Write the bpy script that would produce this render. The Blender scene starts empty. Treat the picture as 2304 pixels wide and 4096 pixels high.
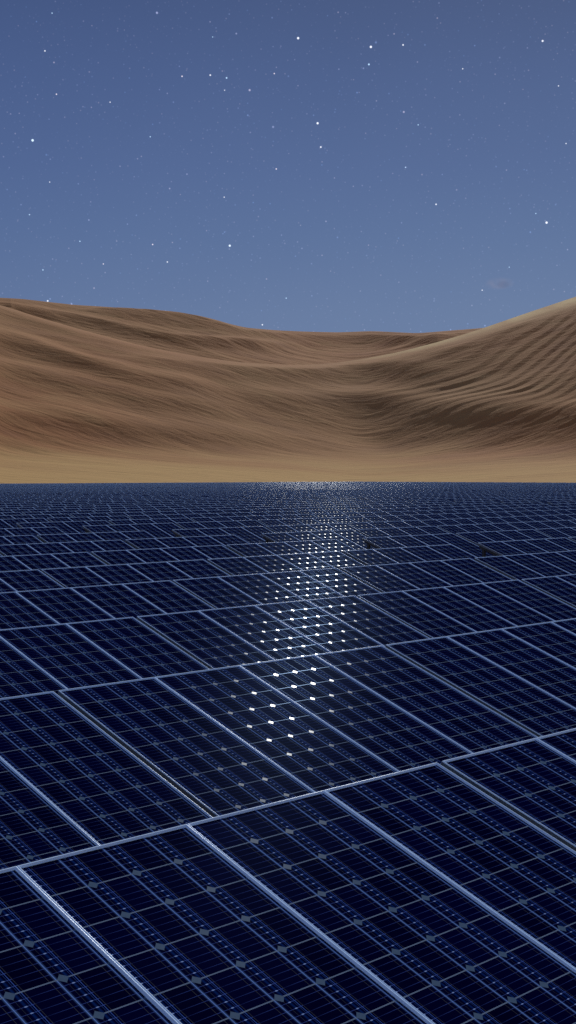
import bpy, math, random
import numpy as np
from mathutils import Vector, Matrix

random.seed(7)
rng = np.random.default_rng(7)
CELL = 0.25                     # metres per solar cell
scene = bpy.context.scene
COL = scene.collection
sin, cos, rad = math.sin, math.cos, math.radians

# ------------------------------------------------------------------ camera
FPX, PW, PH = 5426.9, 2304.0, 4096.0
YAW, PITCH = rad(45.907), rad(-1.577)
CAM = Vector((-26.114, -35.548, 6.966)) * CELL
fwd = Vector((sin(YAW) * cos(PITCH), cos(YAW) * cos(PITCH), sin(PITCH)))
right = Vector((cos(YAW), -sin(YAW), 0.0))
up = right.cross(fwd)
cam = bpy.data.cameras.new('camera')
cam_o = bpy.data.objects.new('camera', cam)
COL.objects.link(cam_o)
cam.sensor_fit = 'HORIZONTAL'
cam.sensor_width = 36.0
cam.lens = 36.0 * FPX / PW
cam.clip_start, cam.clip_end = 0.1, 20000
cam_o.matrix_world = Matrix.Translation(CAM) @ Matrix((right, up, -fwd)).transposed().to_4x4()
scene.camera = cam_o


def pix_dir(x, y):              # direction of a point of the photograph (1449 px wide count)
    k = PW / 1449.0
    d = fwd + right * ((x * k - PW / 2) / FPX) - up * ((y * k - PH / 2) / FPX)
    return d.normalized()


def project(P):                 # world (n,3) -> photo pixels
    d = np.asarray(P, float) - np.array(CAM)
    z = d @ np.array(fwd)
    z = np.where(z < 0.05, np.nan, z)
    return PW / 2 + FPX * (d @ np.array(right)) / z, PH / 2 - FPX * (d @ np.array(up)) / z, z


# ------------------------------------------------------------------ object helpers
def tag(o, label=None, cat=None, group=None, kind=None):
    if label: o['label'] = label
    if cat: o['category'] = cat
    if group: o['group'] = group
    if kind: o['kind'] = kind
    return o


def mesh(name, verts, faces, mats, mat_ids=None, uvs=None, smooth=None):
    me = bpy.data.meshes.new(name)
    verts = np.asarray(verts, np.float32)
    faces = np.asarray(faces, np.int32)
    n, k = faces.shape
    me.vertices.add(len(verts)); me.vertices.foreach_set('co', verts.ravel())
    me.loops.add(n * k); me.loops.foreach_set('vertex_index', faces.ravel())
    me.polygons.add(n)
    me.polygons.foreach_set('loop_start', np.arange(n, dtype=np.int32) * k)
    for m in mats: me.materials.append(m)
    if mat_ids is not None: me.polygons.foreach_set('material_index', np.asarray(mat_ids, np.int32))
    if smooth is None: smooth = np.zeros(n, bool)
    me.polygons.foreach_set('use_smooth', np.asarray(smooth, bool))
    if uvs is not None:
        uvl = me.uv_layers.new(name='cells')
        uvl.data.foreach_set('uv', np.asarray(uvs, np.float32).ravel())
    me.update(calc_edges=True)
    me.validate()
    return me


def obj(name, me, parent=None):
    o = bpy.data.objects.new(name, me)
    COL.objects.link(o)
    if parent: o.parent = parent
    return o


# ------------------------------------------------------------------ node helpers
class NT:
    def __init__(s, tree):
        s.t = tree; s.n = tree.nodes; s.l = tree.links
    def new(s, typ, **kw):
        nd = s.n.new(typ)
        for k, v in kw.items(): setattr(nd, k, v)
        return nd
    def put(s, nd, key, v):
        sock = nd.inputs[key]
        if hasattr(v, 'is_output') or isinstance(v, bpy.types.NodeSocket): s.l.new(v, sock)
        else: sock.default_value = v
    def m(s, op, a, b=None, c=None, clamp=False):
        nd = s.new('ShaderNodeMath', operation=op, use_clamp=clamp)
        s.put(nd, 0, a)
        if b is not None: s.put(nd, 1, b)
        if c is not None: s.put(nd, 2, c)
        return nd.outputs[0]
    def v(s, op, a, b=None, out=0):
        nd = s.new('ShaderNodeVectorMath', operation=op)
        s.put(nd, 0, a)
        if b is not None:
            if op == 'SCALE': s.put(nd, 3, b)
            else: s.put(nd, 1, b)
        return nd.outputs[out]
    def mix(s, f, a, b, mode='MIX'):
        nd = s.new('ShaderNodeMix', data_type='RGBA', blend_type=mode)
        s.put(nd, 0, f); s.put(nd, 6, a); s.put(nd, 7, b)
        return nd.outputs[2]
    def mixf(s, f, a, b):
        nd = s.new('ShaderNodeMix', data_type='FLOAT')
        s.put(nd, 0, f); s.put(nd, 2, a); s.put(nd, 3, b)
        return nd.outputs[0]
    def ramp(s, f, stops, interp='LINEAR'):
        nd = s.new('ShaderNodeValToRGB')
        cr = nd.color_ramp; cr.interpolation = interp
        while len(cr.elements) < len(stops): cr.elements.new(0.5)
        for e, (p, c) in zip(cr.elements, stops):
            e.position = p; e.color = (*c, 1)
        s.put(nd, 0, f)
        return nd.outputs[0]
    def mr(s, x, a, b, c=0.0, d=1.0, interp='LINEAR'):
        nd = s.new('ShaderNodeMapRange', interpolation_type=interp)
        s.put(nd, 0, x); s.put(nd, 1, a); s.put(nd, 2, b); s.put(nd, 3, c); s.put(nd, 4, d)
        return nd.outputs[0]
    def noise(s, vec, scale, detail=4, rough=0.5, dist=0.0):
        nd = s.new('ShaderNodeTexNoise')
        if vec is not None: s.put(nd, 'Vector', vec)
        nd.inputs['Scale'].default_value = scale; nd.inputs['Detail'].default_value = detail
        nd.inputs['Roughness'].default_value = rough; nd.inputs['Distortion'].default_value = dist
        return nd.outputs[0]


def material(name):
    m = bpy.data.materials.new(name); m.use_nodes = True
    t = NT(m.node_tree)
    b = next(n for n in t.n if n.type == 'BSDF_PRINCIPLED')
    return m, t, b


def C(r, g, b):                  # sRGB 0-255 -> linear RGBA
    f = lambda c: (c / 255 / 12.92) if c / 255 <= 0.04045 else ((c / 255 + 0.055) / 1.055) ** 2.4
    return (f(r), f(g), f(b), 1.0)


# ------------------------------------------------------------------ materials
def mat_cells():
    m, t, b = material('solar_cells_under_glass')
    uv = t.new('ShaderNodeUVMap', uv_map='cells').outputs[0]
    sp = t.new('ShaderNodeSeparateXYZ'); t.put(sp, 0, uv)
    U, V = sp.outputs[0], sp.outputs[1]
    u, v = t.m('FRACT', U), t.m('FRACT', V)
    du = t.m('ABSOLUTE', t.m('SUBTRACT', u, t.m('ROUND', u)))      # distance to nearest column line
    dv = t.m('ABSOLUTE', t.m('SUBTRACT', v, t.m('ROUND', v)))
    soft = lambda x, c, w: t.mr(t.m('ABSOLUTE', t.m('SUBTRACT', x, c)), 0.0, w, 1.0, 0.0, 'SMOOTHSTEP')
    hard = lambda x, c, w: t.m('COMPARE', x, c, w)
    diamond = t.m('LESS_THAN', t.m('ADD', du, dv), 0.114)
    rowline = t.m('LESS_THAN', dv, 0.0125)
    rowdark = t.m('LESS_THAN', t.m('ABSOLUTE', t.m('SUBTRACT', dv, 0.004)), 0.003)
    colline = t.m('LESS_THAN', du, 0.0045)
    bus = t.m('MAXIMUM', hard(u, 0.255, 0.0055), hard(u, 0.75, 0.0055))
    ribbon = soft(u, 0.09, 0.045)
    blue1 = t.m('MAXIMUM', hard(u, 0.205, 0.006), t.m('MULTIPLY', hard(u, 0.165, 0.004), 0.5))
    blue2 = t.m('ADD', t.m('MULTIPLY', soft(u, 0.875, 0.05), 0.35), hard(u, 0.875, 0.007), clamp=True)
    fv = t.m('MULTIPLY', v, 6.0)
    dfn = t.m('ABSOLUTE', t.m('SUBTRACT', fv, t.m('ROUND', fv)))
    finger = t.m('LESS_THAN', dfn, 0.028)
    finger = t.m('MULTIPLY', finger, t.m('GREATER_THAN', dv, 0.05))
    fstr = t.mr(u, 0.28, 0.85, 0.22, 0.9)
    fstr = t.m('MAXIMUM', fstr, t.m('LESS_THAN', u, 0.25))
    # bright dash where a finger crosses the wide ribbon
    e1 = t.m('POWER', t.m('DIVIDE', t.m('SUBTRACT', u, 0.09), 0.032), 2.0)
    e2 = t.m('POWER', t.m('DIVIDE', dfn, 0.075), 2.0)
    dot = t.m('MULTIPLY', t.m('LESS_THAN', t.m('ADD', e1, e2), 1.0), t.m('GREATER_THAN', dv, 0.05))
    # slow tint changes from cell to cell
    cu = t.new('ShaderNodeCombineXYZ'); t.put(cu, 0, t.m('FLOOR', U)); t.put(cu, 1, t.m('FLOOR', V))
    oi = t.new('ShaderNodeObjectInfo')
    t.put(cu, 2, t.m('MULTIPLY', oi.outputs['Random'], 97.0))
    wn = t.new('ShaderNodeTexWhiteNoise', noise_dimensions='3D'); t.put(wn, 0, cu.outputs[0])
    base = t.mix(wn.outputs[0], (0.0006, 0.0008, 0.015, 1), (0.0010, 0.0014, 0.024, 1))
    c = t.mix(t.m('MULTIPLY', ribbon, 0.7), base, (0.004, 0.026, 0.14, 1))
    c = t.mix(t.m('MULTIPLY', t.m('MULTIPLY', finger, fstr), 0.75), c, (0.065, 0.115, 0.42, 1))
    c = t.mix(t.m('MULTIPLY', blue1, 0.75), c, (0.07, 0.16, 0.55, 1))
    c = t.mix(blue2, c, (0.15, 0.28, 0.62, 1))
    c = t.mix(colline, c, (0.03, 0.036, 0.05, 1))
    c = t.mix(dot, c, (0.25, 0.36, 0.62, 1))
    met = t.m('MAXIMUM', diamond, t.m('MAXIMUM', rowline, bus))
    c = t.mix(bus, c, (0.045, 0.048, 0.055, 1))
    c = t.mix(rowline, c, (0.24, 0.33, 0.45, 1))
    c = t.mix(t.m('MULTIPLY', rowdark, 0.8), c, (0.03, 0.04, 0.07, 1))
    # brushed, slightly mottled backsheet in the diamond openings
    tc = t.new('ShaderNodeTexCoord').outputs['Object']
    mott = t.noise(tc, 60.0, 3, 0.6)
    c = t.mix(diamond, c, t.mix(mott, (0.058, 0.098, 0.155, 1), (0.085, 0.135, 0.20, 1)))
    glint = t.m('MAXIMUM', diamond, t.m('MAXIMUM', t.m('MULTIPLY', rowline, 0.16), t.m('MULTIPLY', t.m('MAXIMUM', bus, colline), 0.10)))
    rough = t.mixf(met, 0.27, 0.17)
    lift = t.mixf(glint, 0.0002, 0.017)
    gc = t.mix(diamond, (0.38, 0.60, 1.0, 1), (0.92, 0.97, 1.0, 1))
    return two_layer(m, t, b, c, gc, rough, lift, None, (0.27, t.m('MULTIPLY', glint, 0.0022)))


def two_layer(m, t, b, colour, gloss_colour, rough, weight, normal=None, broad=None):
    """matt body under a thin, tight gloss"""
    t.n.remove(b)
    out = next(n for n in t.n if n.type == 'OUTPUT_MATERIAL')
    d = t.new('ShaderNodeBsdfDiffuse'); t.put(d, 'Color', colour)
    g = t.new('ShaderNodeBsdfAnisotropic', distribution='BECKMANN')
    t.put(g, 'Color', gloss_colour); t.put(g, 'Roughness', rough)
    if normal is not None:
        t.put(d, 'Normal', normal); t.put(g, 'Normal', normal)
    mx = t.new('ShaderNodeMixShader')
    t.put(mx, 0, weight); t.l.new(d.outputs[0], mx.inputs[1]); t.l.new(g.outputs[0], mx.inputs[2])
    if broad is not None:           # a second, wider lobe: (roughness, weight)
        g2 = t.new('ShaderNodeBsdfAnisotropic', distribution='BECKMANN')
        t.put(g2, 'Color', gloss_colour); t.put(g2, 'Roughness', broad[0])
        m2 = t.new('ShaderNodeMixShader')
        t.put(m2, 0, broad[1]); t.l.new(mx.outputs[0], m2.inputs[1]); t.l.new(g2.outputs[0], m2.inputs[2])
        mx = m2
    t.l.new(mx.outputs[0], out.inputs['Surface'])
    return m


def mat_frame():
    m, t, b = material('anodised_frame')
    tc = t.new('ShaderNodeTexCoord').outputs['Object']
    n = t.noise(tc, 9.0, 4, 0.6)
    c = t.mix(n, (0.57, 0.76, 0.98, 1), (0.64, 0.82, 1.0, 1))
    return two_layer(m, t, b, c, (0.9, 0.95, 1.0, 1), 0.19, 0.028, None, (0.34, 0.006))


def mat_steel(name, lo, hi, metallic, rough):
    m, t, b = material(name)
    tc = t.new('ShaderNodeTexCoord').outputs['Object']
    n = t.noise(tc, 45.0, 3, 0.7)
    s = t.m('GREATER_THAN', t.noise(tc, 130.0, 2, 0.5), 0.6)
    c = t.mix(n, (*lo, 1), (*hi, 1))
    c = t.mix(t.m('MULTIPLY', s, 0.6), c, tuple(2.2 * x for x in hi) + (1,))
    t.put(b, 'Base Color', c); t.put(b, 'Metallic', metallic); t.put(b, 'Roughness', rough)
    bp = t.new('ShaderNodeBump'); t.put(bp, 'Height', n); bp.inputs['Strength'].default_value = 0.3
    bp.inputs['Distance'].default_value = 0.004
    t.put(b, 'Normal', bp.outputs[0])
    return m


def mat_sand(name, far=1.0, ripple=1.0):
    m, t, b = material(name)
    tc = t.new('ShaderNodeTexCoord').outputs['Object']
    mp = t.new('ShaderNodeMapping'); t.put(mp, 0, tc)
    mp.inputs['Scale'].default_value = (0.10, 0.35, 0.6)
    streak = t.noise(mp.outputs[0], 0.22, 6, 0.6, 0.4)
    big = t.noise(tc, 0.006, 3, 0.5)
    grain = t.noise(tc, 5.0, 3, 0.75)
    c = t.ramp(streak, [(0.30, (0.325, 0.126, 0.043)), (0.50, (0.390, 0.158, 0.048)), (0.70, (0.430, 0.205, 0.066))])
    c = t.mix(t.mr(big, 0.35, 0.65, 0.0, 0.55), c, (0.43, 0.27, 0.105, 1))
    c = t.mix(t.mr(grain, 0.35, 0.65, 0.0, 0.30), c, (0.26, 0.138, 0.065, 1))
    # paler, yellower sand has gathered on the flats at the foot of the slopes
    pz = t.new('ShaderNodeSeparateXYZ'); t.put(pz, 0, tc)
    zz = t.m('ADD', pz.outputs[2], t.m('MULTIPLY', t.m('SUBTRACT', t.noise(mp.outputs[0], 0.12, 3, 0.5), 0.5), 15.0))
    c = t.mix(t.mr(zz, 10.5, 0.5, 0.0, 0.8, 'SMOOTHSTEP'), c, (0.56, 0.355, 0.12, 1))
    at = t.new('ShaderNodeAttribute', attribute_name='crest_light')  # highlight on the right dune's crest, painted as yellower sand
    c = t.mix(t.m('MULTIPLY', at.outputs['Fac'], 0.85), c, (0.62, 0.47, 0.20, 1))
    t.put(b, 'Base Color', c)
    t.put(b, 'Roughness', 0.95); t.put(b, 'Specular IOR Level', 0.1)
    mp2 = t.new('ShaderNodeMapping'); t.put(mp2, 0, tc)
    mp2.inputs['Scale'].default_value = (0.16, 1.0, 1.0)
    r1 = t.noise(mp2.outputs[0], 0.30 / far, 5, 0.6, 0.8)
    r2 = t.noise(tc, 1.1 / far, 4, 0.7)
    h = t.m('ADD', t.m('MULTIPLY', r1, 1.5 * far * ripple), t.m('MULTIPLY', r2, 0.03 * far))
    bp = t.new('ShaderNodeBump'); t.put(bp, 'Height', h)
    bp.inputs['Strength'].default_value = 0.28; bp.inputs['Distance'].default_value = 1.0
    t.put(b, 'Normal', bp.outputs[0])
    return m


M_CELL = mat_cells()
M_FRAME = mat_frame()
M_BACK = mat_steel('panel_backsheet', (0.05, 0.05, 0.055), (0.08, 0.08, 0.09), 0.0, 0.6)
M_STEEL = mat_steel('weathered_steel', (0.010, 0.016, 0.027), (0.022, 0.032, 0.050), 0.2, 0.5)
M_SIDE = mat_steel('galvanised_steel', (0.06, 0.085, 0.12), (0.10, 0.135, 0.185), 0.2, 0.5)
M_SAND = mat_sand('dune_sand')
M_SAND_FAR = mat_sand('far_dune_sand', 1.5)

# ------------------------------------------------------------------ solar panel, frame, rack meshes
TILT = rad(19.986)
NU, NV = 4, 10
LV = 0.9719                       # cell length along the slope, in cell widths
PWID, PLEN = NU * CELL, NV * LV * CELL
TH = 0.04


def slab_panel():
    # local: x across, y = -down the slope, z = normal; origin at the top left corner
    i = 0.012
    z0, z1 = 0.0, -TH * 0.5
    vs = [(i, -i, z0), (i, -PLEN + i, z0), (PWID - i, -PLEN + i, z0), (PWID - i, -i, z0),
          (i, -i, z1), (i, -PLEN + i, z1), (PWID - i, -PLEN + i, z1), (PWID - i, -i, z1)]
    fs = [(0, 1, 2, 3), (7, 6, 5, 4), (0, 4, 5, 1), (1, 5, 6, 2), (2, 6, 7, 3), (3, 7, 4, 0)]
    uv = []
    for f in fs:
        for k in f:
            uv.append((vs[k][0] / CELL, -vs[k][1] / (CELL * LV)))
    return vs, fs, uv, [0, 1, 1, 1, 1, 1]


def frame_profile():
    # (inset from the outer edge, height above the glass), cell units; strips get vertices of their own
    return [[(0.002, -0.17), (0.002, 0.022)],
            [(0.002, 0.022), (0.004, 0.034), (0.008, 0.0405), (0.015, 0.0443), (0.023, 0.0452), (0.031, 0.0430), (0.038, 0.0360), (0.043, 0.025), (0.045, 0.012)],
            [(0.045, 0.012), (0.060, 0.010)],
            [(0.060, 0.010), (0.060, -0.01)],
            [(0.050, -0.17), (0.002, -0.17)]]


def frame_geo(prof):
    V, F, S = [], [], []
    for si, strip in enumerate(prof):
        base = len(V)
        for (ins, h) in strip:
            a, z = ins * CELL, h * CELL
            V += [(a, -a, z), (a, -PLEN + a, z), (PWID - a, -PLEN + a, z), (PWID - a, -a, z)]
        for k in range(len(strip) - 1):
            for j in range(4):
                j2 = (j + 1) % 4
                p = base + 4 * k
                F.append((p + j, p + j2, p + 4 + j2, p + 4 + j))
                S.append((len(strip) > 3) + 2 * (si == 0 or strip[-1] == (0.002, -0.17)))
    return V, F, S


# corners would shade wrongly if smoothed round the mitre: give each side its own vertices
def frame_mesh_arrays(prof=None):
    V, F, S = frame_geo(prof or frame_profile())
    V2, F2, S2 = [], [], []
    for j in range(4):
        mp = {}
        for f, s in list(zip(F, S))[j::4]:
            nf = []
            for k in f:
                if k not in mp:
                    mp[k] = len(V2); V2.append(V[k])
                nf.append(mp[k])
            F2.append(tuple(nf)); S2.append(s)
    return V2, F2, [x % 2 for x in S2], [x // 2 for x in S2]


pv, pf, puv, pmi = slab_panel()
ME_PANEL = mesh('solar_panel', pv, pf, [M_CELL, M_BACK], pmi, puv)
fv_, ff_, fs_, fm_ = frame_mesh_arrays()
ME_FRAME = mesh('frame', fv_, ff_, [M_FRAME, M_SIDE], fm_, None, fs_)

GROUND_Z = -1.32
STRETCH = 1.006


def box(x0, x1, y0, y1, z0, z1):
    v = [(x0, y0, z0), (x1, y0, z0), (x1, y1, z0), (x0, y1, z0), (x0, y0, z1), (x1, y0, z1), (x1, y1, z1), (x0, y1, z1)]
    f = [(3, 2, 1, 0), (4, 5, 6, 7), (0, 1, 5, 4), (1, 2, 6, 5), (2, 3, 7, 6), (3, 0, 4, 7)]
    return v, f


def bevel_box_mesh(name, b, m, bev=0.006):
    import bmesh
    v, f = box(*b)
    bm = bmesh.new()
    vv = [bm.verts.new(p) for p in v]
    for q in f: bm.faces.new([vv[k] for k in q])
    bmesh.ops.bevel(bm, geom=list(bm.edges), offset=bev, segments=1, affect='EDGES')
    me = bpy.data.meshes.new(name); bm.to_mesh(me); bm.free()
    me.materials.append(m)
    return me


TW = 4 * PWID                     # table width
sinT, cosT = sin(TILT), cos(TILT)


def slope_z(v):                   # underside of the frames at v cells down the slope (metres below the top edge)
    return -v * LV * CELL * sinT - 0.17 * CELL / cosT


ME_RAFTER = bevel_box_mesh('rafter', (-0.035, 0.035, -PLEN + 0.05, -0.03, -0.17 * CELL - 0.075, -0.17 * CELL - 0.001), M_STEEL)
ME_PURLIN = bevel_box_mesh('purlin', (0.1, TW - 0.1, -0.03, 0.03, -0.17 * CELL - 0.045, -0.17 * CELL - 0.002), M_STEEL)


def post_mesh(v, name):
    y = -v * LV * CELL * cosT
    zt = slope_z(v) - 0.05
    return bevel_box_mesh(name, (-0.036, 0.036, y - 0.036, y + 0.036, GROUND_Z - 0.15, zt), M_STEEL)


V_BACK, V_FRONT = 0.55, 8.6
ME_PB, ME_PF = post_mesh(V_BACK, 'post_back'), post_mesh(V_FRONT, 'post_front')
POST_X = (0.09, TW - 0.09)
ROT = Matrix.Rotation(TILT, 4, 'X')   # tips the far edge up


def build_table():
    root = bpy.data.objects.new('solar_table', None)
    COL.objects.link(root)
    root.empty_display_size = 0.3
    for k in range(4):
        p = obj('solar_panel', ME_PANEL, root)
        p.rotation_euler = (TILT, 0, 0); p.location = (k * PWID, 0, 0)
        f = obj('frame', ME_FRAME, p)
    for x in POST_X:
        r = obj('rafter', ME_RAFTER, root); r.rotation_euler = (TILT, 0, 0); r.location = (x, 0, 0)
        for me in (ME_PB, ME_PF):
            q = obj('post', me, root); q.location = (x, 0, 0)
    r = obj('purlin', ME_PURLIN, root)
    r.rotation_euler = (TILT, 0, 0)
    r.location = Matrix.Rotation(TILT, 3, 'X') @ Vector((0, -0.35, 0))
    return root


kids = {}


def copy_tree(o, parent=None):
    c = o.copy(); COL.objects.link(c)
    if parent: c.parent = parent
    for ch in kids.get(o.name, []):
        copy_tree(ch, c)
    return c


# ------------------------------------------------------------------ where the tables stand (cell units)
colpat = {0: 86.55, 1: 103.33, 2: 119.96, 3: 136.31, 4: 152.6, 5: 168.9, 6: 185.2, 7: 201.55, 8: 217.9, 9: 234.43, 10: 251.19}
BX, BY = 185.2, 127.85
rowpat = {0: -15.47, 1: 0.0, 2: 15.85, 3: 31.97, 4: 46.63, 5: 62.1, 6: 77.87, 7: 93.95}
cols = sorted(round(c + BX * k, 2) for c in colpat.values() for k in range(-2, 5))
rows = sorted(round(r + BY * k, 2) for r in rowpat.values() for k in range(0, 7))
tables = []
hw = math.atan(PW / 2 / FPX)
for ri, y in enumerate(rows):
    for x in cols:
        cx, cy = x + 8 - CAM.x / CELL, y - 4.5 - CAM.y / CELL
        dist = math.hypot(cx, cy)
        az = math.atan2(cx, cy) - YAW
        if abs(az) > hw + rad(3.0) + 34.0 / max(dist, 20): continue
        if cx * sin(YAW) + cy * cos(YAW) < -6: continue
        tables.append([ri, x, y])
gu, gv = np.meshgrid(np.linspace(0, 16, 33), np.linspace(0, 9.9, 40))
info = []
for ri, x, y in tables:
    P = np.stack([(x + gu), (y - gv * LV * cosT), (-gv * LV * sinT)], -1).reshape(-1, 3) * CELL
    X, Y, Z = project(P)
    okk = np.isfinite(X) & (X > 0) & (X < PW) & (Y > 0) & (Y < PH)
    # hidden behind the next row's back edge?
    nxt = [r for r in rows if r < y]
    if nxt:
        yf = max(nxt) * CELL
        t = (yf - CAM.y) / (P[:, 1] - CAM.y + 1e-9)
        zc = CAM.z + t * (P[:, 2] - CAM.z)
        hid = (t > 0) & (t < 1) & (zc < 0.02)
        okk &= ~hid
    area = np.sum(okk / np.maximum(np.nan_to_num(Z, nan=1e9), 0.5) ** 3)
    info.append((area, float(np.nanmean(X[okk])) if okk.any() else 0.0))
order = sorted(range(len(tables)), key=lambda i: -info[i][0])
chosen = set(i for i in order[:300] if info[i][0] > 0)

ONES = ['', 'first', 'second', 'third', 'fourth', 'fifth', 'sixth', 'seventh', 'eighth', 'ninth', 'tenth', 'eleventh', 'twelfth',
        'thirteenth', 'fourteenth', 'fifteenth', 'sixteenth', 'seventeenth', 'eighteenth', 'nineteenth']
TENS = {2: 'twent', 3: 'thirt', 4: 'fort', 5: 'fift', 6: 'sixt', 7: 'sevent', 8: 'eight', 9: 'ninet'}


def ordinal(n):
    if n < 20: return ONES[n]
    return TENS[n // 10] + ('ieth' if n % 10 == 0 else 'y-' + ONES[n % 10])


proto = build_table()
kids[proto.name] = list(proto.children)
for c_ in proto.children: kids[c_.name] = list(c_.children)
first = True
by_row = {}
for i, (ri, x, y) in enumerate(tables):
    if info[i][0] > 0: by_row.setdefault(ri, []).append(i)
rank = {}
for rr_, (ri, ids) in enumerate(sorted(by_row.items())):
    for k, i in enumerate(sorted(ids, key=lambda j: tables[j][1])): rank[i] = (rr_ + 1, k + 1)
aisle_right = set(round(86.55 + BX * k, 2) for k in range(-2, 5))
aisle_left = set(round(251.19 + BX * k, 2) for k in range(-2, 5))
for i in sorted(chosen):
    ri, x, y = tables[i]
    o = proto if first else copy_tree(proto)
    first = False
    o.location = ((x - 0.05) * CELL, y * CELL, 0); o.scale = (STRETCH, 1, 1)
    rr_, k = rank[i]
    px = info[i][1]
    if 1080 < px < 1400: look = 'solar table with white glints on its cells'
    elif x in aisle_right: look = 'blue solar table just beyond the aisle'
    elif x in aisle_left: look = 'blue solar table ending at the aisle'
    else: look = 'dark blue four-panel solar table'
    tag(o, f'{look}, {ordinal(k)} from left, {ordinal(rr_)} row back', 'solar table', 'solar tables in rows across the desert floor')

# the rest of the field as one object
rest = [t for i, t in enumerate(tables) if i not in chosen]
lowprof = [[(0.002, -0.17), (0.002, 0.022)],
           [(0.002, 0.022), (0.006, 0.039), (0.020, 0.0452), (0.036, 0.038), (0.045, 0.012)],
           [(0.045, 0.012), (0.060, 0.0)]]
lv, lf, ls, lm = frame_mesh_arrays(lowprof)
V, F, UVs, MI, SM = [], [], [], [], []
R3 = np.array(Matrix.Rotation(TILT, 3, 'X'))


def add(vs, fs, uv, mi, sm):
    F.append(np.asarray(fs) + sum(len(a) for a in V)); V.append(np.asarray(vs, float))
    UVs.append(np.asarray(uv)); MI.append(np.asarray(mi)); SM.append(np.asarray(sm))


unit = []
for k in range(4):
    off = np.array([k * PWID, 0, 0])
    add((np.array(pv) + off) @ R3.T, pf, puv, pmi, [0] * len(pf))
    add((np.array(lv) + off) @ R3.T, lf, np.zeros((len(lf) * 4, 2)), [2 + q for q in lm], ls)
for x in POST_X:
    for v in (V_BACK, V_FRONT):
        yy = -v * LV * CELL * cosT
        b_, f_ = box(x - 0.036, x + 0.036, yy - 0.036, yy + 0.036, GROUND_Z - 0.15, slope_z(v) - 0.04)
        add(b_, f_, np.zeros((24, 2)), [4] * 6, [0] * 6)
    b_, f_ = box(x - 0.035, x + 0.035, -PLEN + 0.05, -0.03, -0.17 * CELL - 0.075, -0.17 * CELL - 0.001)
    add(np.array(b_) @ R3.T, f_, np.zeros((24, 2)), [4] * 6, [0] * 6)
uV, uF, uUV, uMI, uSM = (np.concatenate(a) for a in (V, F, UVs, MI, SM))
n = len(rest)
uV[:, 0] *= STRETCH
offs = np.array([((x - 0.05) * CELL, y * CELL, 0.0) for _, x, y in rest])
AV = (uV[None] + offs[:, None]).reshape(-1, 3)
AF = (uF[None] + (np.arange(n) * len(uV))[:, None, None]).reshape(-1, 4)
me = mesh('solar_field', AV, AF, [M_CELL, M_BACK, M_FRAME, M_SIDE, M_STEEL], np.tile(uMI, n), np.tile(uUV, (n, 1)), np.tile(uSM, n))
o = obj('solar_field', me)
tag(o, 'distant rows of dark blue solar panels reaching the foot of the dunes', 'solar panels', kind='stuff')

# ------------------------------------------------------------------ ground and dunes
def vnoise(x, y, seed=0):
    """smooth value noise on arrays"""
    xi, yi = np.floor(x).astype(np.int64), np.floor(y).astype(np.int64)
    fx, fy = x - xi, y - yi
    fx, fy = fx * fx * (3 - 2 * fx), fy * fy * (3 - 2 * fy)
    def h(a, b):
        n = (a * 374761393 + b * 668265263 + seed * 974634777) & 0xFFFFFFFF
        n = ((n ^ (n >> 13)) * 1274126177) & 0xFFFFFFFF
        return ((n ^ (n >> 16)) & 0xFFFF) / 65535.0
    return (h(xi, yi) * (1 - fx) + h(xi + 1, yi) * fx) * (1 - fy) + (h(xi, yi + 1) * (1 - fx) + h(xi + 1, yi + 1) * fx) * fy


def fbm(x, y, seed=0, oct=4, gain=0.5):
    s, a, t = 0.0, 1.0, 0.0
    for k in range(oct):
        s = s + a * (vnoise(x * 2 ** k, y * 2 ** k, seed + k * 17) - 0.5); t += a; a *= gain
    return s / t * 2


def gx(P, x):
    P = np.array(P, float)
    # smooth interpolation through the points
    f = np.interp(x, P[:, 0], P[:, 1])
    return f


def smooth_curve(P, xs, w=25):
    fine = np.arange(-900, 2400, 4.0)
    f = gx(P, fine)
    nk = int(3 * w / 4)
    k = np.exp(-0.5 * (np.arange(-nk, nk + 1) * 4.0 / w) ** 2); k /= k.sum()
    pad = len(k) // 2
    f = np.convolve(np.pad(f, pad, mode='edge'), k, 'valid')
    return np.interp(xs, fine, f)


def stroke(X, Y, pts, w_up, w_dn, amp):
    """a soft band along a polyline: w_up above it (smaller Y), w_dn below it; fades at its ends"""
    c = smooth_curve(pts, X[0], 18)[None, :] + 0 * Y
    d = Y - c
    w = np.where(d < 0, w_up, w_dn)
    e = np.clip((X - pts[0][0]) / 60.0, 0, 1) * np.clip((pts[-1][0] - X) / 60.0, 0, 1)
    e = e * e * (3 - 2 * e)
    return amp * np.exp(-0.5 * (d / w) ** 2) * e


K = PW / 1449.0
HORIZON = 1194.1


def lit_crest(X, Y):  # mask for the light painted along the crest
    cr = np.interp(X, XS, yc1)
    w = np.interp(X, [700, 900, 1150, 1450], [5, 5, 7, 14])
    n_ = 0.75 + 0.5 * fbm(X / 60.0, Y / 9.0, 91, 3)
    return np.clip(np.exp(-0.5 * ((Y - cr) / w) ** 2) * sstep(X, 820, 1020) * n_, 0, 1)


def no_light(X, Y):
    return 0 * X


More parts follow.
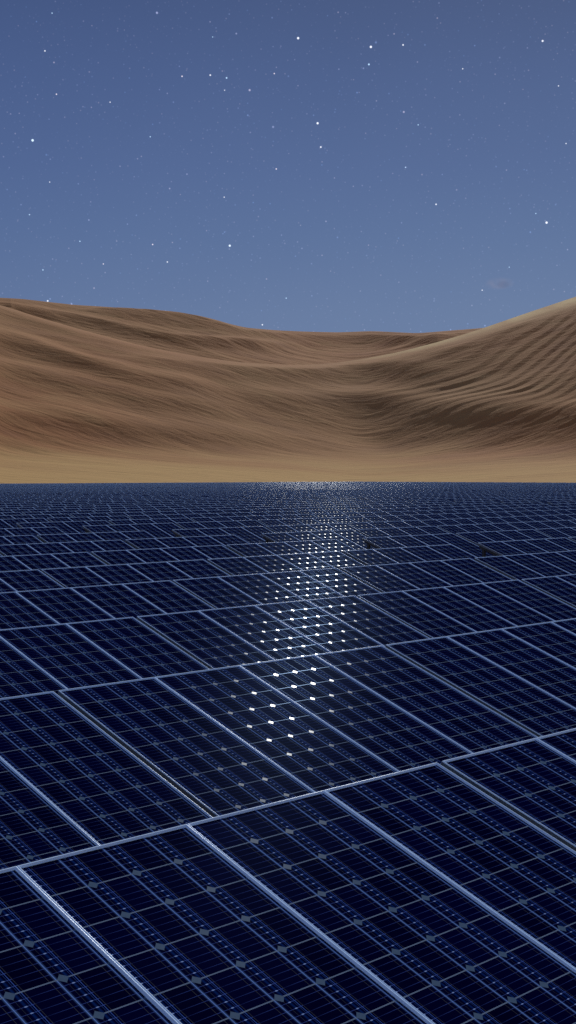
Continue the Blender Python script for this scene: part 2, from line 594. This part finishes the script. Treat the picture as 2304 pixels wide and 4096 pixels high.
def sheet(name, X, Ytop, Ybot, rho0, slopefn, heightfn, mat, nrow, back=True, front=0.0, lightfn=no_light):
    """terrain walked outwards from the camera's side: every column climbs from Ybot to its crest Ytop with the given slope"""
    s_ = np.linspace(0, 1, nrow)[:, None]
    Yg = Ybot[None] + (Ytop - Ybot)[None] * s_
    Xg = np.repeat(X[None], nrow, 0)
    a = (Xg * K - PW / 2) / FPX
    b = -(Yg * K - PH / 2) / FPX
    hf = cos(PITCH) - sin(PITCH) * b            # horizontal part along the view
    hz = sin(PITCH) + cos(PITCH) * b
    hl = np.sqrt(hf ** 2 + a ** 2)
    t = hz / hl                                 # tangent of the elevation
    S = slopefn(Xg, Yg)
    rho = np.zeros_like(Yg); rho[0] = rho0
    for k in range(1, nrow):
        dt = t[k] - t[k - 1]
        sl = np.maximum(S[k], t[k] + 0.022)
        rho[k] = rho[k - 1] * (1 + dt / (sl - t[k]))
    lat = rho * a / hl; fw = rho * hf / hl
    h = CAM.z + rho * t
    dh = heightfn(Xg, Yg, lat, fw)
    h = h + dh
    L, Fw, Hh = [lat], [fw], [h]
    if back:                                    # the lee side of the crest
        ex, eh = [], []
        r, z = rho[-1].copy(), h[-1].copy()
        top_slope = np.maximum(S[-1], t[-1] + 0.022)
        for k in range(40):
            st = 1.5 + k * 0.6
            sl = np.clip(top_slope * (1 - (k + 1) / 5.0), -0.42, 1)
            r = r + st; z = z + sl * st
            z = np.maximum(z, GROUND_Z - 3)
            ex.append(r.copy()); eh.append(z.copy())
        ex, eh = np.array(ex), np.array(eh)
        L.append(ex * (a[-1] / hl[-1])[None]); Fw.append(ex * (hf[-1] / hl[-1])[None]); Hh.append(eh)
    if front > 0:                               # foot running down below the ground towards the camera
        ks = np.arange(12, 0, -1)[:, None]
        r = rho[0][None] - ks * front
        z = h[0][None] - ks * front * 0.25
        L.insert(0, r * (a[0] / hl[0])[None]); Fw.insert(0, r * (hf[0] / hl[0])[None]); Hh.insert(0, z)
    L, Fw, Hh = np.concatenate(L), np.concatenate(Fw), np.concatenate(Hh)
    nr, nc = L.shape
    V = np.stack([L, Fw, Hh], -1).reshape(-1, 3)
    idx = np.arange(nr * nc).reshape(nr, nc)
    F = np.stack([idx[:-1, :-1], idx[:-1, 1:], idx[1:, 1:], idx[1:, :-1]], -1).reshape(-1, 4)
    me = mesh(name, V, F, [mat], None, None, np.ones(len(F), bool))
    # moonlit edge of the crest, painted into the sand colour
    crest_light = np.zeros((nr, nc), np.float32)
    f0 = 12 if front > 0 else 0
    crest_light[f0:f0 + nrow] = lightfn(Xg, Yg)
    crest_light[f0 + nrow:] = crest_light[f0 + nrow - 1]
    me.attributes.new('crest_light', 'FLOAT', 'POINT').data.foreach_set('value', crest_light.ravel())
    o = obj(name, me)
    o.location = (CAM.x, CAM.y, 0); o.rotation_euler = (0, 0, -YAW)
    return o, rho


XS = np.concatenate([np.arange(-620, -20, 8.0), np.arange(-20, 1470, 1.9), np.arange(1470, 2080, 8.0)])

CREST1 = [(-900, 690), (-400, 715), (-150, 741), (0, 766), (80, 793), (200, 828), (350, 868), (500, 898), (600, 912), (700, 918), (780, 919),
          (850, 913), (920, 902), (1000, 887), (1100, 861), (1200, 831), (1300, 796), (1449, 746), (1600, 700), (1800, 665), (2400, 640)]
CREST2 = [(-900, 700), (-300, 735), (-60, 746), (0, 750), (60, 753), (100, 758), (190, 768), (350, 779), (440, 787), (500, 796), (540, 806), (580, 818), (620, 827),
          (680, 832), (750, 835), (850, 838), (930, 835), (980, 837), (1050, 841), (1130, 834), (1190, 829), (1300, 820), (1500, 800), (2400, 780)]
yc1 = smooth_curve(CREST1, XS, 22)
yc2 = smooth_curve(CREST2, XS, 10)


def bright_to_slope(B):
    # B = 1: gently rising and well lit by the low moon ahead, B = 0: steep face turned away from it
    return 0.50 - 0.43 * np.clip(B, 0.0, 1.0)


def sstep(x, a, b):
    f = np.clip((x - a) / (b - a), 0, 1)
    return f * f * (3 - 2 * f)


def ridge(X, Y, pts, w_up, w_dn, amp, fade=170.0):
    """height of a low ridge whose crest follows the polyline"""
    c = smooth_curve(pts, X[0], 26)[None, :] + 0 * Y
    d = Y - c
    w = np.where(d < 0, w_up, w_dn)
    e = sstep(X, pts[0][0], pts[0][0] + fade) * (1 - sstep(X, pts[-1][0] - fade, pts[-1][0]))
    return amp * np.exp(-0.5 * (d / w) ** 2) * e


def slope1(X, Y):
    B = 0.275 + 0 * X
    B = B + 0.66 * sstep(Y, 1100, 1168)
    B = B - 0.16 * np.exp(-0.5 * ((Y - 1072) / 34.0) ** 2) * sstep(X, 250, 1150)
    cr = np.interp(X, XS, yc1)
    B = B + 0.6 * np.exp(-0.5 * ((Y - cr) / np.interp(X, [0, 400, 700, 1000, 1450], [5, 7, 9, 12, 18])) ** 2)
    B = B - 0.12 * sstep(X, 830, 1120) * sstep(Y - cr, 12, 34) * (1 - sstep(Y, 980, 1100))
    return bright_to_slope(B)


def rib(ph, sharp=0.3):
    f = ph - np.floor(ph)
    return np.where(f < sharp, 1 - f / sharp, (f - sharp) / (1 - sharp))


def height1(X, Y, lat, fw):
    cr = np.interp(X, XS, yc1)
    d = Y - cr
    wgt = sstep(X, 850, 1200) * (1 - sstep(Y, 960, 1095)) * sstep(d, 3, 40)
    warp = 17 * fbm(X / 230.0, Y / 120.0, 11, 2)
    ph = (Y + 0.50 * (X - 1449) + warp) / (26.0 + 4 * fbm(X / 400.0, Y / 300.0, 19, 2))
    vary = 0.35 + 0.9 * vnoise((X + Y) / 110.0, Y / 34.0, 31)
    h = wgt * 0.47 * vary * rib(ph, 0.34)
    # the low ridges that cross the left-hand slope
    h = h + ridge(X, Y, [(-900, 1010), (0, 1046), (150, 1054), (400, 1086), (700, 1120), (1000, 1146)], 26, 18, 1.6)
    h = h + ridge(X, Y, [(-900, 890), (0, 925), (100, 942), (220, 970), (380, 1010), (640, 1040)], 18, 18, 1.7)
    h = h + ridge(X, Y, [(-900, 800), (0, 850), (75, 868), (200, 915), (330, 955), (620, 995)], 18, 17, 2.7)
    h = h + ridge(X, Y, [(200, 905), (450, 922), (600, 932), (900, 930), (1150, 915)], 13, 16, 1.3)
    h = h + ridge(X, Y, [(750, 1010), (950, 1015), (1200, 1030), (2000, 1050)], 24, 26, 1.5)
    h = h + ridge(X, Y, [(500, 985), (700, 1000), (900, 1005), (1100, 990)], 14, 16, 1.0)
    # uneven swells and wind ripples, long across the view
    near = 1 - 0.75 * wgt
    h = h + 0.9 * fbm(lat / 45.0, fw / 26.0, 77, 3) * sstep(Y, 1210, 1120)
    h = h + near * 0.21 * fbm(lat / 34.0, fw / 8.5, 21, 4, 0.5) * (0.35 + 0.65 * (1 - sstep(Y, 1100, 1160)))
    h = h + near * 0.10 * fbm(lat / 8.0, fw / 2.4, 41, 3, 0.6)
    return h * (0.12 + 0.88 * sstep(d, 0, 22))


def slope2(X, Y):
    B = 0.36 + 0 * X
    cr = np.interp(X, XS, yc2)
    B = B + 0.2 * np.exp(-0.5 * ((Y - cr) / 3.0) ** 2)
    B = B - 0.10 * sstep(X, 700, 950) * (1 - sstep(Y, 862, 878)) + 0.2 * sstep(X, 500, 800) * sstep(Y, 866, 884)
    return bright_to_slope(B)


def height2(X, Y, lat, fw):
    cr = np.interp(X, XS, yc2)
    h = 0.7 * fbm(lat / 55.0, fw / 18.0, 61, 3, 0.5) + 0.25 * fbm(lat / 12.0, fw / 4.5, 71, 3, 0.6)
    h = h + ridge(X, Y, [(150, 780), (300, 786), (450, 794), (600, 822), (800, 840)], 8, 14, 2.4)
    h = h + ridge(X, Y, [(650, 846), (800, 846), (950, 845), (1100, 846), (1400, 836)], 8, 14, 1.0)
    h = h + ridge(X, Y, [(-900, 735), (0, 772), (200, 806), (420, 852), (800, 880)], 8, 9, 2.6)
    return h * (0.12 + 0.88 * sstep(Y - cr, 0, 12))


# foot of the dunes lies just beyond the last row: the field's far corner seen from the camera
az = np.arctan((XS * K - PW / 2) / FPX)
xe, ye = (1008.5 - CAM.x / CELL) * CELL, (rows[-1] + 2 - CAM.y / CELL) * CELL
reach = np.minimum(xe / np.sin(np.clip(YAW + az, 0.1, 1.5)), ye / np.maximum(np.cos(YAW + az), 0.05))
kern = np.exp(-0.5 * (np.arange(-60, 61) / 25.0) ** 2); kern /= kern.sum()
reach_s = np.minimum(np.convolve(np.pad(reach, 60, mode='edge'), kern, 'valid'), 1e9) + 6
# lowest visible line of sand: start a little under eye level, below the tables' line of sight
ybot1 = HORIZON + (CAM.z - (GROUND_Z + 0.35)) * FPX / K / reach_s
d1, rho1 = sheet('dune', XS, yc1, ybot1, reach_s, slope1, height1, M_SAND, 560, True, 3.0, lit_crest)
tag(d1, kind='structure')
yb2 = np.maximum(yc1 + 16, yc2 + 40)
d2, rho2 = sheet('far_dune', XS, yc2, yb2, np.maximum(rho1[-1] * 1.10, 0) + 30, slope2, height2, M_SAND_FAR, 260, True, 6.0)
tag(d2, kind='structure')
print('rho1', rho1[-1][::90].round(0), 'rho2', rho2[-1][::90].round(0))

gn = 120
gxs = np.sinh(np.linspace(-7, 7, gn)) / np.sinh(7) * 6000
GX, GY = np.meshgrid(gxs, gxs)
GZ = np.full_like(GX, GROUND_Z) + 0.05 * fbm(GX / 7, GY / 7, 2, 3) * (np.hypot(GX, GY) < 2000)
idx = np.arange(gn * gn).reshape(gn, gn)
F = np.stack([idx[:-1, :-1], idx[:-1, 1:], idx[1:, 1:], idx[1:, :-1]], -1).reshape(-1, 4)
g = obj('ground', mesh('ground', np.stack([GX, GY, GZ], -1).reshape(-1, 3), F, [M_SAND], None, None, np.ones(len(F), bool)))
g.rotation_euler = (0, 0, -YAW)
tag(g, kind='structure')

# ------------------------------------------------------------------ moon light and sky
LEL, LAZ = rad(31.5), rad(58.0)
Ldir = Vector((cos(LEL) * sin(LAZ), cos(LEL) * cos(LAZ), sin(LEL)))
sun = bpy.data.lights.new('moonlight', 'SUN')
sun.energy = 2.8; sun.angle = rad(0.5); sun.color = (1.0, 0.95, 0.88)
so = bpy.data.objects.new('moonlight', sun); COL.objects.link(so)
so.rotation_euler = (-Ldir).to_track_quat('-Z', 'Y').to_euler()
so.location = (0, 0, 60)
ELEV, AZ = math.asin(Ldir.z), math.atan2(Ldir.x, Ldir.y)

world = bpy.data.worlds.new('World'); scene.world = world; world.use_nodes = True
W = NT(world.node_tree)
bg = next(n for n in W.n if n.type == 'BACKGROUND')
sky = W.new('ShaderNodeTexSky', sky_type='NISHITA')
sky.sun_disc = False; sky.sun_elevation = ELEV; sky.sun_rotation = AZ
sky.ozone_density = 6.0; sky.air_density = 0.6; sky.dust_density = 0.3
gen = W.new('ShaderNodeTexCoord').outputs['Generated']
D = W.v('NORMALIZE', gen)
sep = W.new('ShaderNodeSeparateXYZ'); W.put(sep, 0, D)
elev = W.m('DIVIDE', W.m('ARCSINE', sep.outputs[2]), math.pi / 2)
L3 = lambda *a: C(*a)[:3]
ramp = W.ramp(W.m('ADD', elev, 0.0, clamp=True), [
    (0.0, L3(109, 127, 165)), (0.075, L3(101, 121, 160)), (0.11, L3(90, 112, 155)), (0.14, L3(82, 103, 149)),
    (0.18, L3(73, 93, 139)), (0.22, L3(63, 81, 124)), (0.40, L3(60, 78, 122)), (1.0, L3(52, 70, 118))])
side = W.v('DOT_PRODUCT', D, tuple(right), out=1)
ramp = W.mix(W.mr(side, -0.30, 0.15, 0.22, 0.0), ramp, C(58, 78, 140), 'MIX')
neb = W.noise(D, 5.0, 4, 0.55)
ramp = W.mix(1.0, ramp, W.mix(neb, (0.92, 0.93, 0.95, 1), (1.08, 1.06, 1.04, 1)), 'MULTIPLY')
# unseen sky behind the camera, brightened and warmed as added fill light
behind = W.v('DOT_PRODUCT', D, (-sin(YAW), -cos(YAW), 0.25), out=1)
ramp = W.mix(W.mr(behind, 0.0, 0.9, 0.0, 1.0, 'SMOOTHSTEP'), ramp, W.v('MULTIPLY', ramp, (3.6, 2.7, 1.9)))
skyc = W.v('SCALE', sky.outputs[0], 0.006)
col = W.v('ADD', W.v('MULTIPLY', ramp, (0.90, 0.90, 0.86)), skyc)
# small dark wisp of cloud low over the right-hand dune
wd = pix_dir(1257, 713)
wv = W.v('SUBTRACT', D, tuple(wd))
wx = W.v('DOT_PRODUCT', wv, tuple(right), out=1); wy = W.v('DOT_PRODUCT', wv, tuple(up), out=1)
wr = W.m('ADD', W.m('POWER', W.m('DIVIDE', wx, 0.0105), 2.0), W.m('POWER', W.m('DIVIDE', wy, 0.0045), 2.0))
wis = W.m('MULTIPLY', W.mr(wr, 1.2, 0.1, 0.0, 0.75, 'SMOOTHSTEP'), W.mr(W.noise(D, 220.0, 3, 0.6), 0.3, 0.6, 0.3, 1.0))
col = W.mix(wis, col, C(120, 131, 162))
wr2 = W.m('ADD', W.m('POWER', W.m('DIVIDE', W.m('SUBTRACT', wx, 0.0025), 0.0055), 2.0), W.m('POWER', W.m('DIVIDE', W.m('ADD', wy, 0.0008), 0.0032), 2.0))
col = W.mix(W.mr(wr2, 1.0, 0.0, 0.0, 0.28, 'SMOOTHSTEP'), col, C(84, 97, 130))


def starfield(scale, rmax, power, gain, acc):
    vo = W.new('ShaderNodeTexVoronoi', feature='F1', voronoi_dimensions='3D')
    W.put(vo, 'Vector', D); vo.inputs['Scale'].default_value = scale
    r = W.new('ShaderNodeSeparateColor'); W.put(r, 0, vo.outputs['Color'])
    m_ = W.mr(vo.outputs['Distance'], rmax, rmax * 0.35, 0.0, 1.0, 'SMOOTHSTEP')
    br = W.m('MULTIPLY', m_, W.m('MULTIPLY', W.m('POWER', r.outputs[0], power), gain))
    tint = W.mix(r.outputs[1], C(120, 165, 235), C(235, 215, 225))
    return W.v('ADD', acc, W.v('SCALE', tint, br))


col = starfield(330.0, 0.24, 2.0, 0.10, col)
col = starfield(230.0, 0.17, 3.0, 0.22, col)
col = starfield(120.0, 0.10, 3.0, 0.35, col)
col = starfield(52.0, 0.055, 3.0, 0.6, col)
W1, W2, W3 = (1.0, 1.0, 1.0), (0.55, 0.8, 1.0), (1.0, 0.85, 0.85)
STARS = [(750, 96, 3, W1), (933, 118, 3, W1), (928, 162, 2.4, W2), (1014, 113, 2.2, W1), (1365, 103, 2.6, W1), (529, 189, 2.2, W1),
         (570, 196, 2.2, W2), (458, 192, 2, W3), (690, 185, 1.8, W3), (113, 128, 2, W1), (142, 237, 1.9, W3), (277, 257, 1.7, W1),
         (82, 353, 3.2, (0.75, 0.95, 1.0)), (799, 310, 2.9, W1), (807, 370, 2.3, W1), (695, 425, 1.9, W3), (578, 618, 2.9, (0.85, 0.95, 1.0)),
         (1375, 560, 3, W1), (1097, 514, 2.1, W1), (384, 615, 1.9, W3), (421, 659, 1.9, W1), (260, 664, 1.7, W3), (201, 607, 1.8, W2),
         (108, 679, 1.8, W2), (120, 757, 2.3, W1), (660, 817, 2.0, W1), (1020, 421, 1.6, W2), (125, 458, 1.6, W1), (378, 344, 1.7, W2),
         (1164, 173, 1.7, W1), (1405, 216, 1.7, W1), (1424, 361, 1.7, W1), (564, 496, 1.7, W1), (1052, 314, 1.7, W2), (720, 750, 1.7, W2),
         (131, 33, 1.7, W2), (1348, 537, 1.6, W2), (1281, 672, 1.5, W2), (74, 540, 1.7, W2), (535, 93, 1.5, W2), (565, 227, 1.5, W1), (1213, 730, 1.7, W1)]
for (x, y, r, c) in STARS:
    d = pix_dir(x, y)
    ang = r * K / FPX * 0.95
    dist = W.v('DISTANCE', D, tuple(d), out=1)
    mk = W.mr(dist, ang * 1.25, ang * 0.5, 0.0, 0.25 + 0.25 * r, 'SMOOTHSTEP')
    col = W.v('ADD', col, W.v('SCALE', tuple(c), mk))
W.put(bg, 'Color', col)
bg.inputs['Strength'].default_value = 1.0

scene.view_settings.view_transform = 'Standard'
scene.view_settings.look = 'None'
scene.view_settings.exposure = 0.0
scene.view_settings.gamma = 1.0
scene.cycles.use_denoising = False
scene.cycles.max_bounces = 6
scene.cycles.sample_clamp_indirect = 4.0
scene.cycles.sample_clamp_direct = 6.0
print('tables', len(tables), 'individual', len(chosen), 'rest', n)
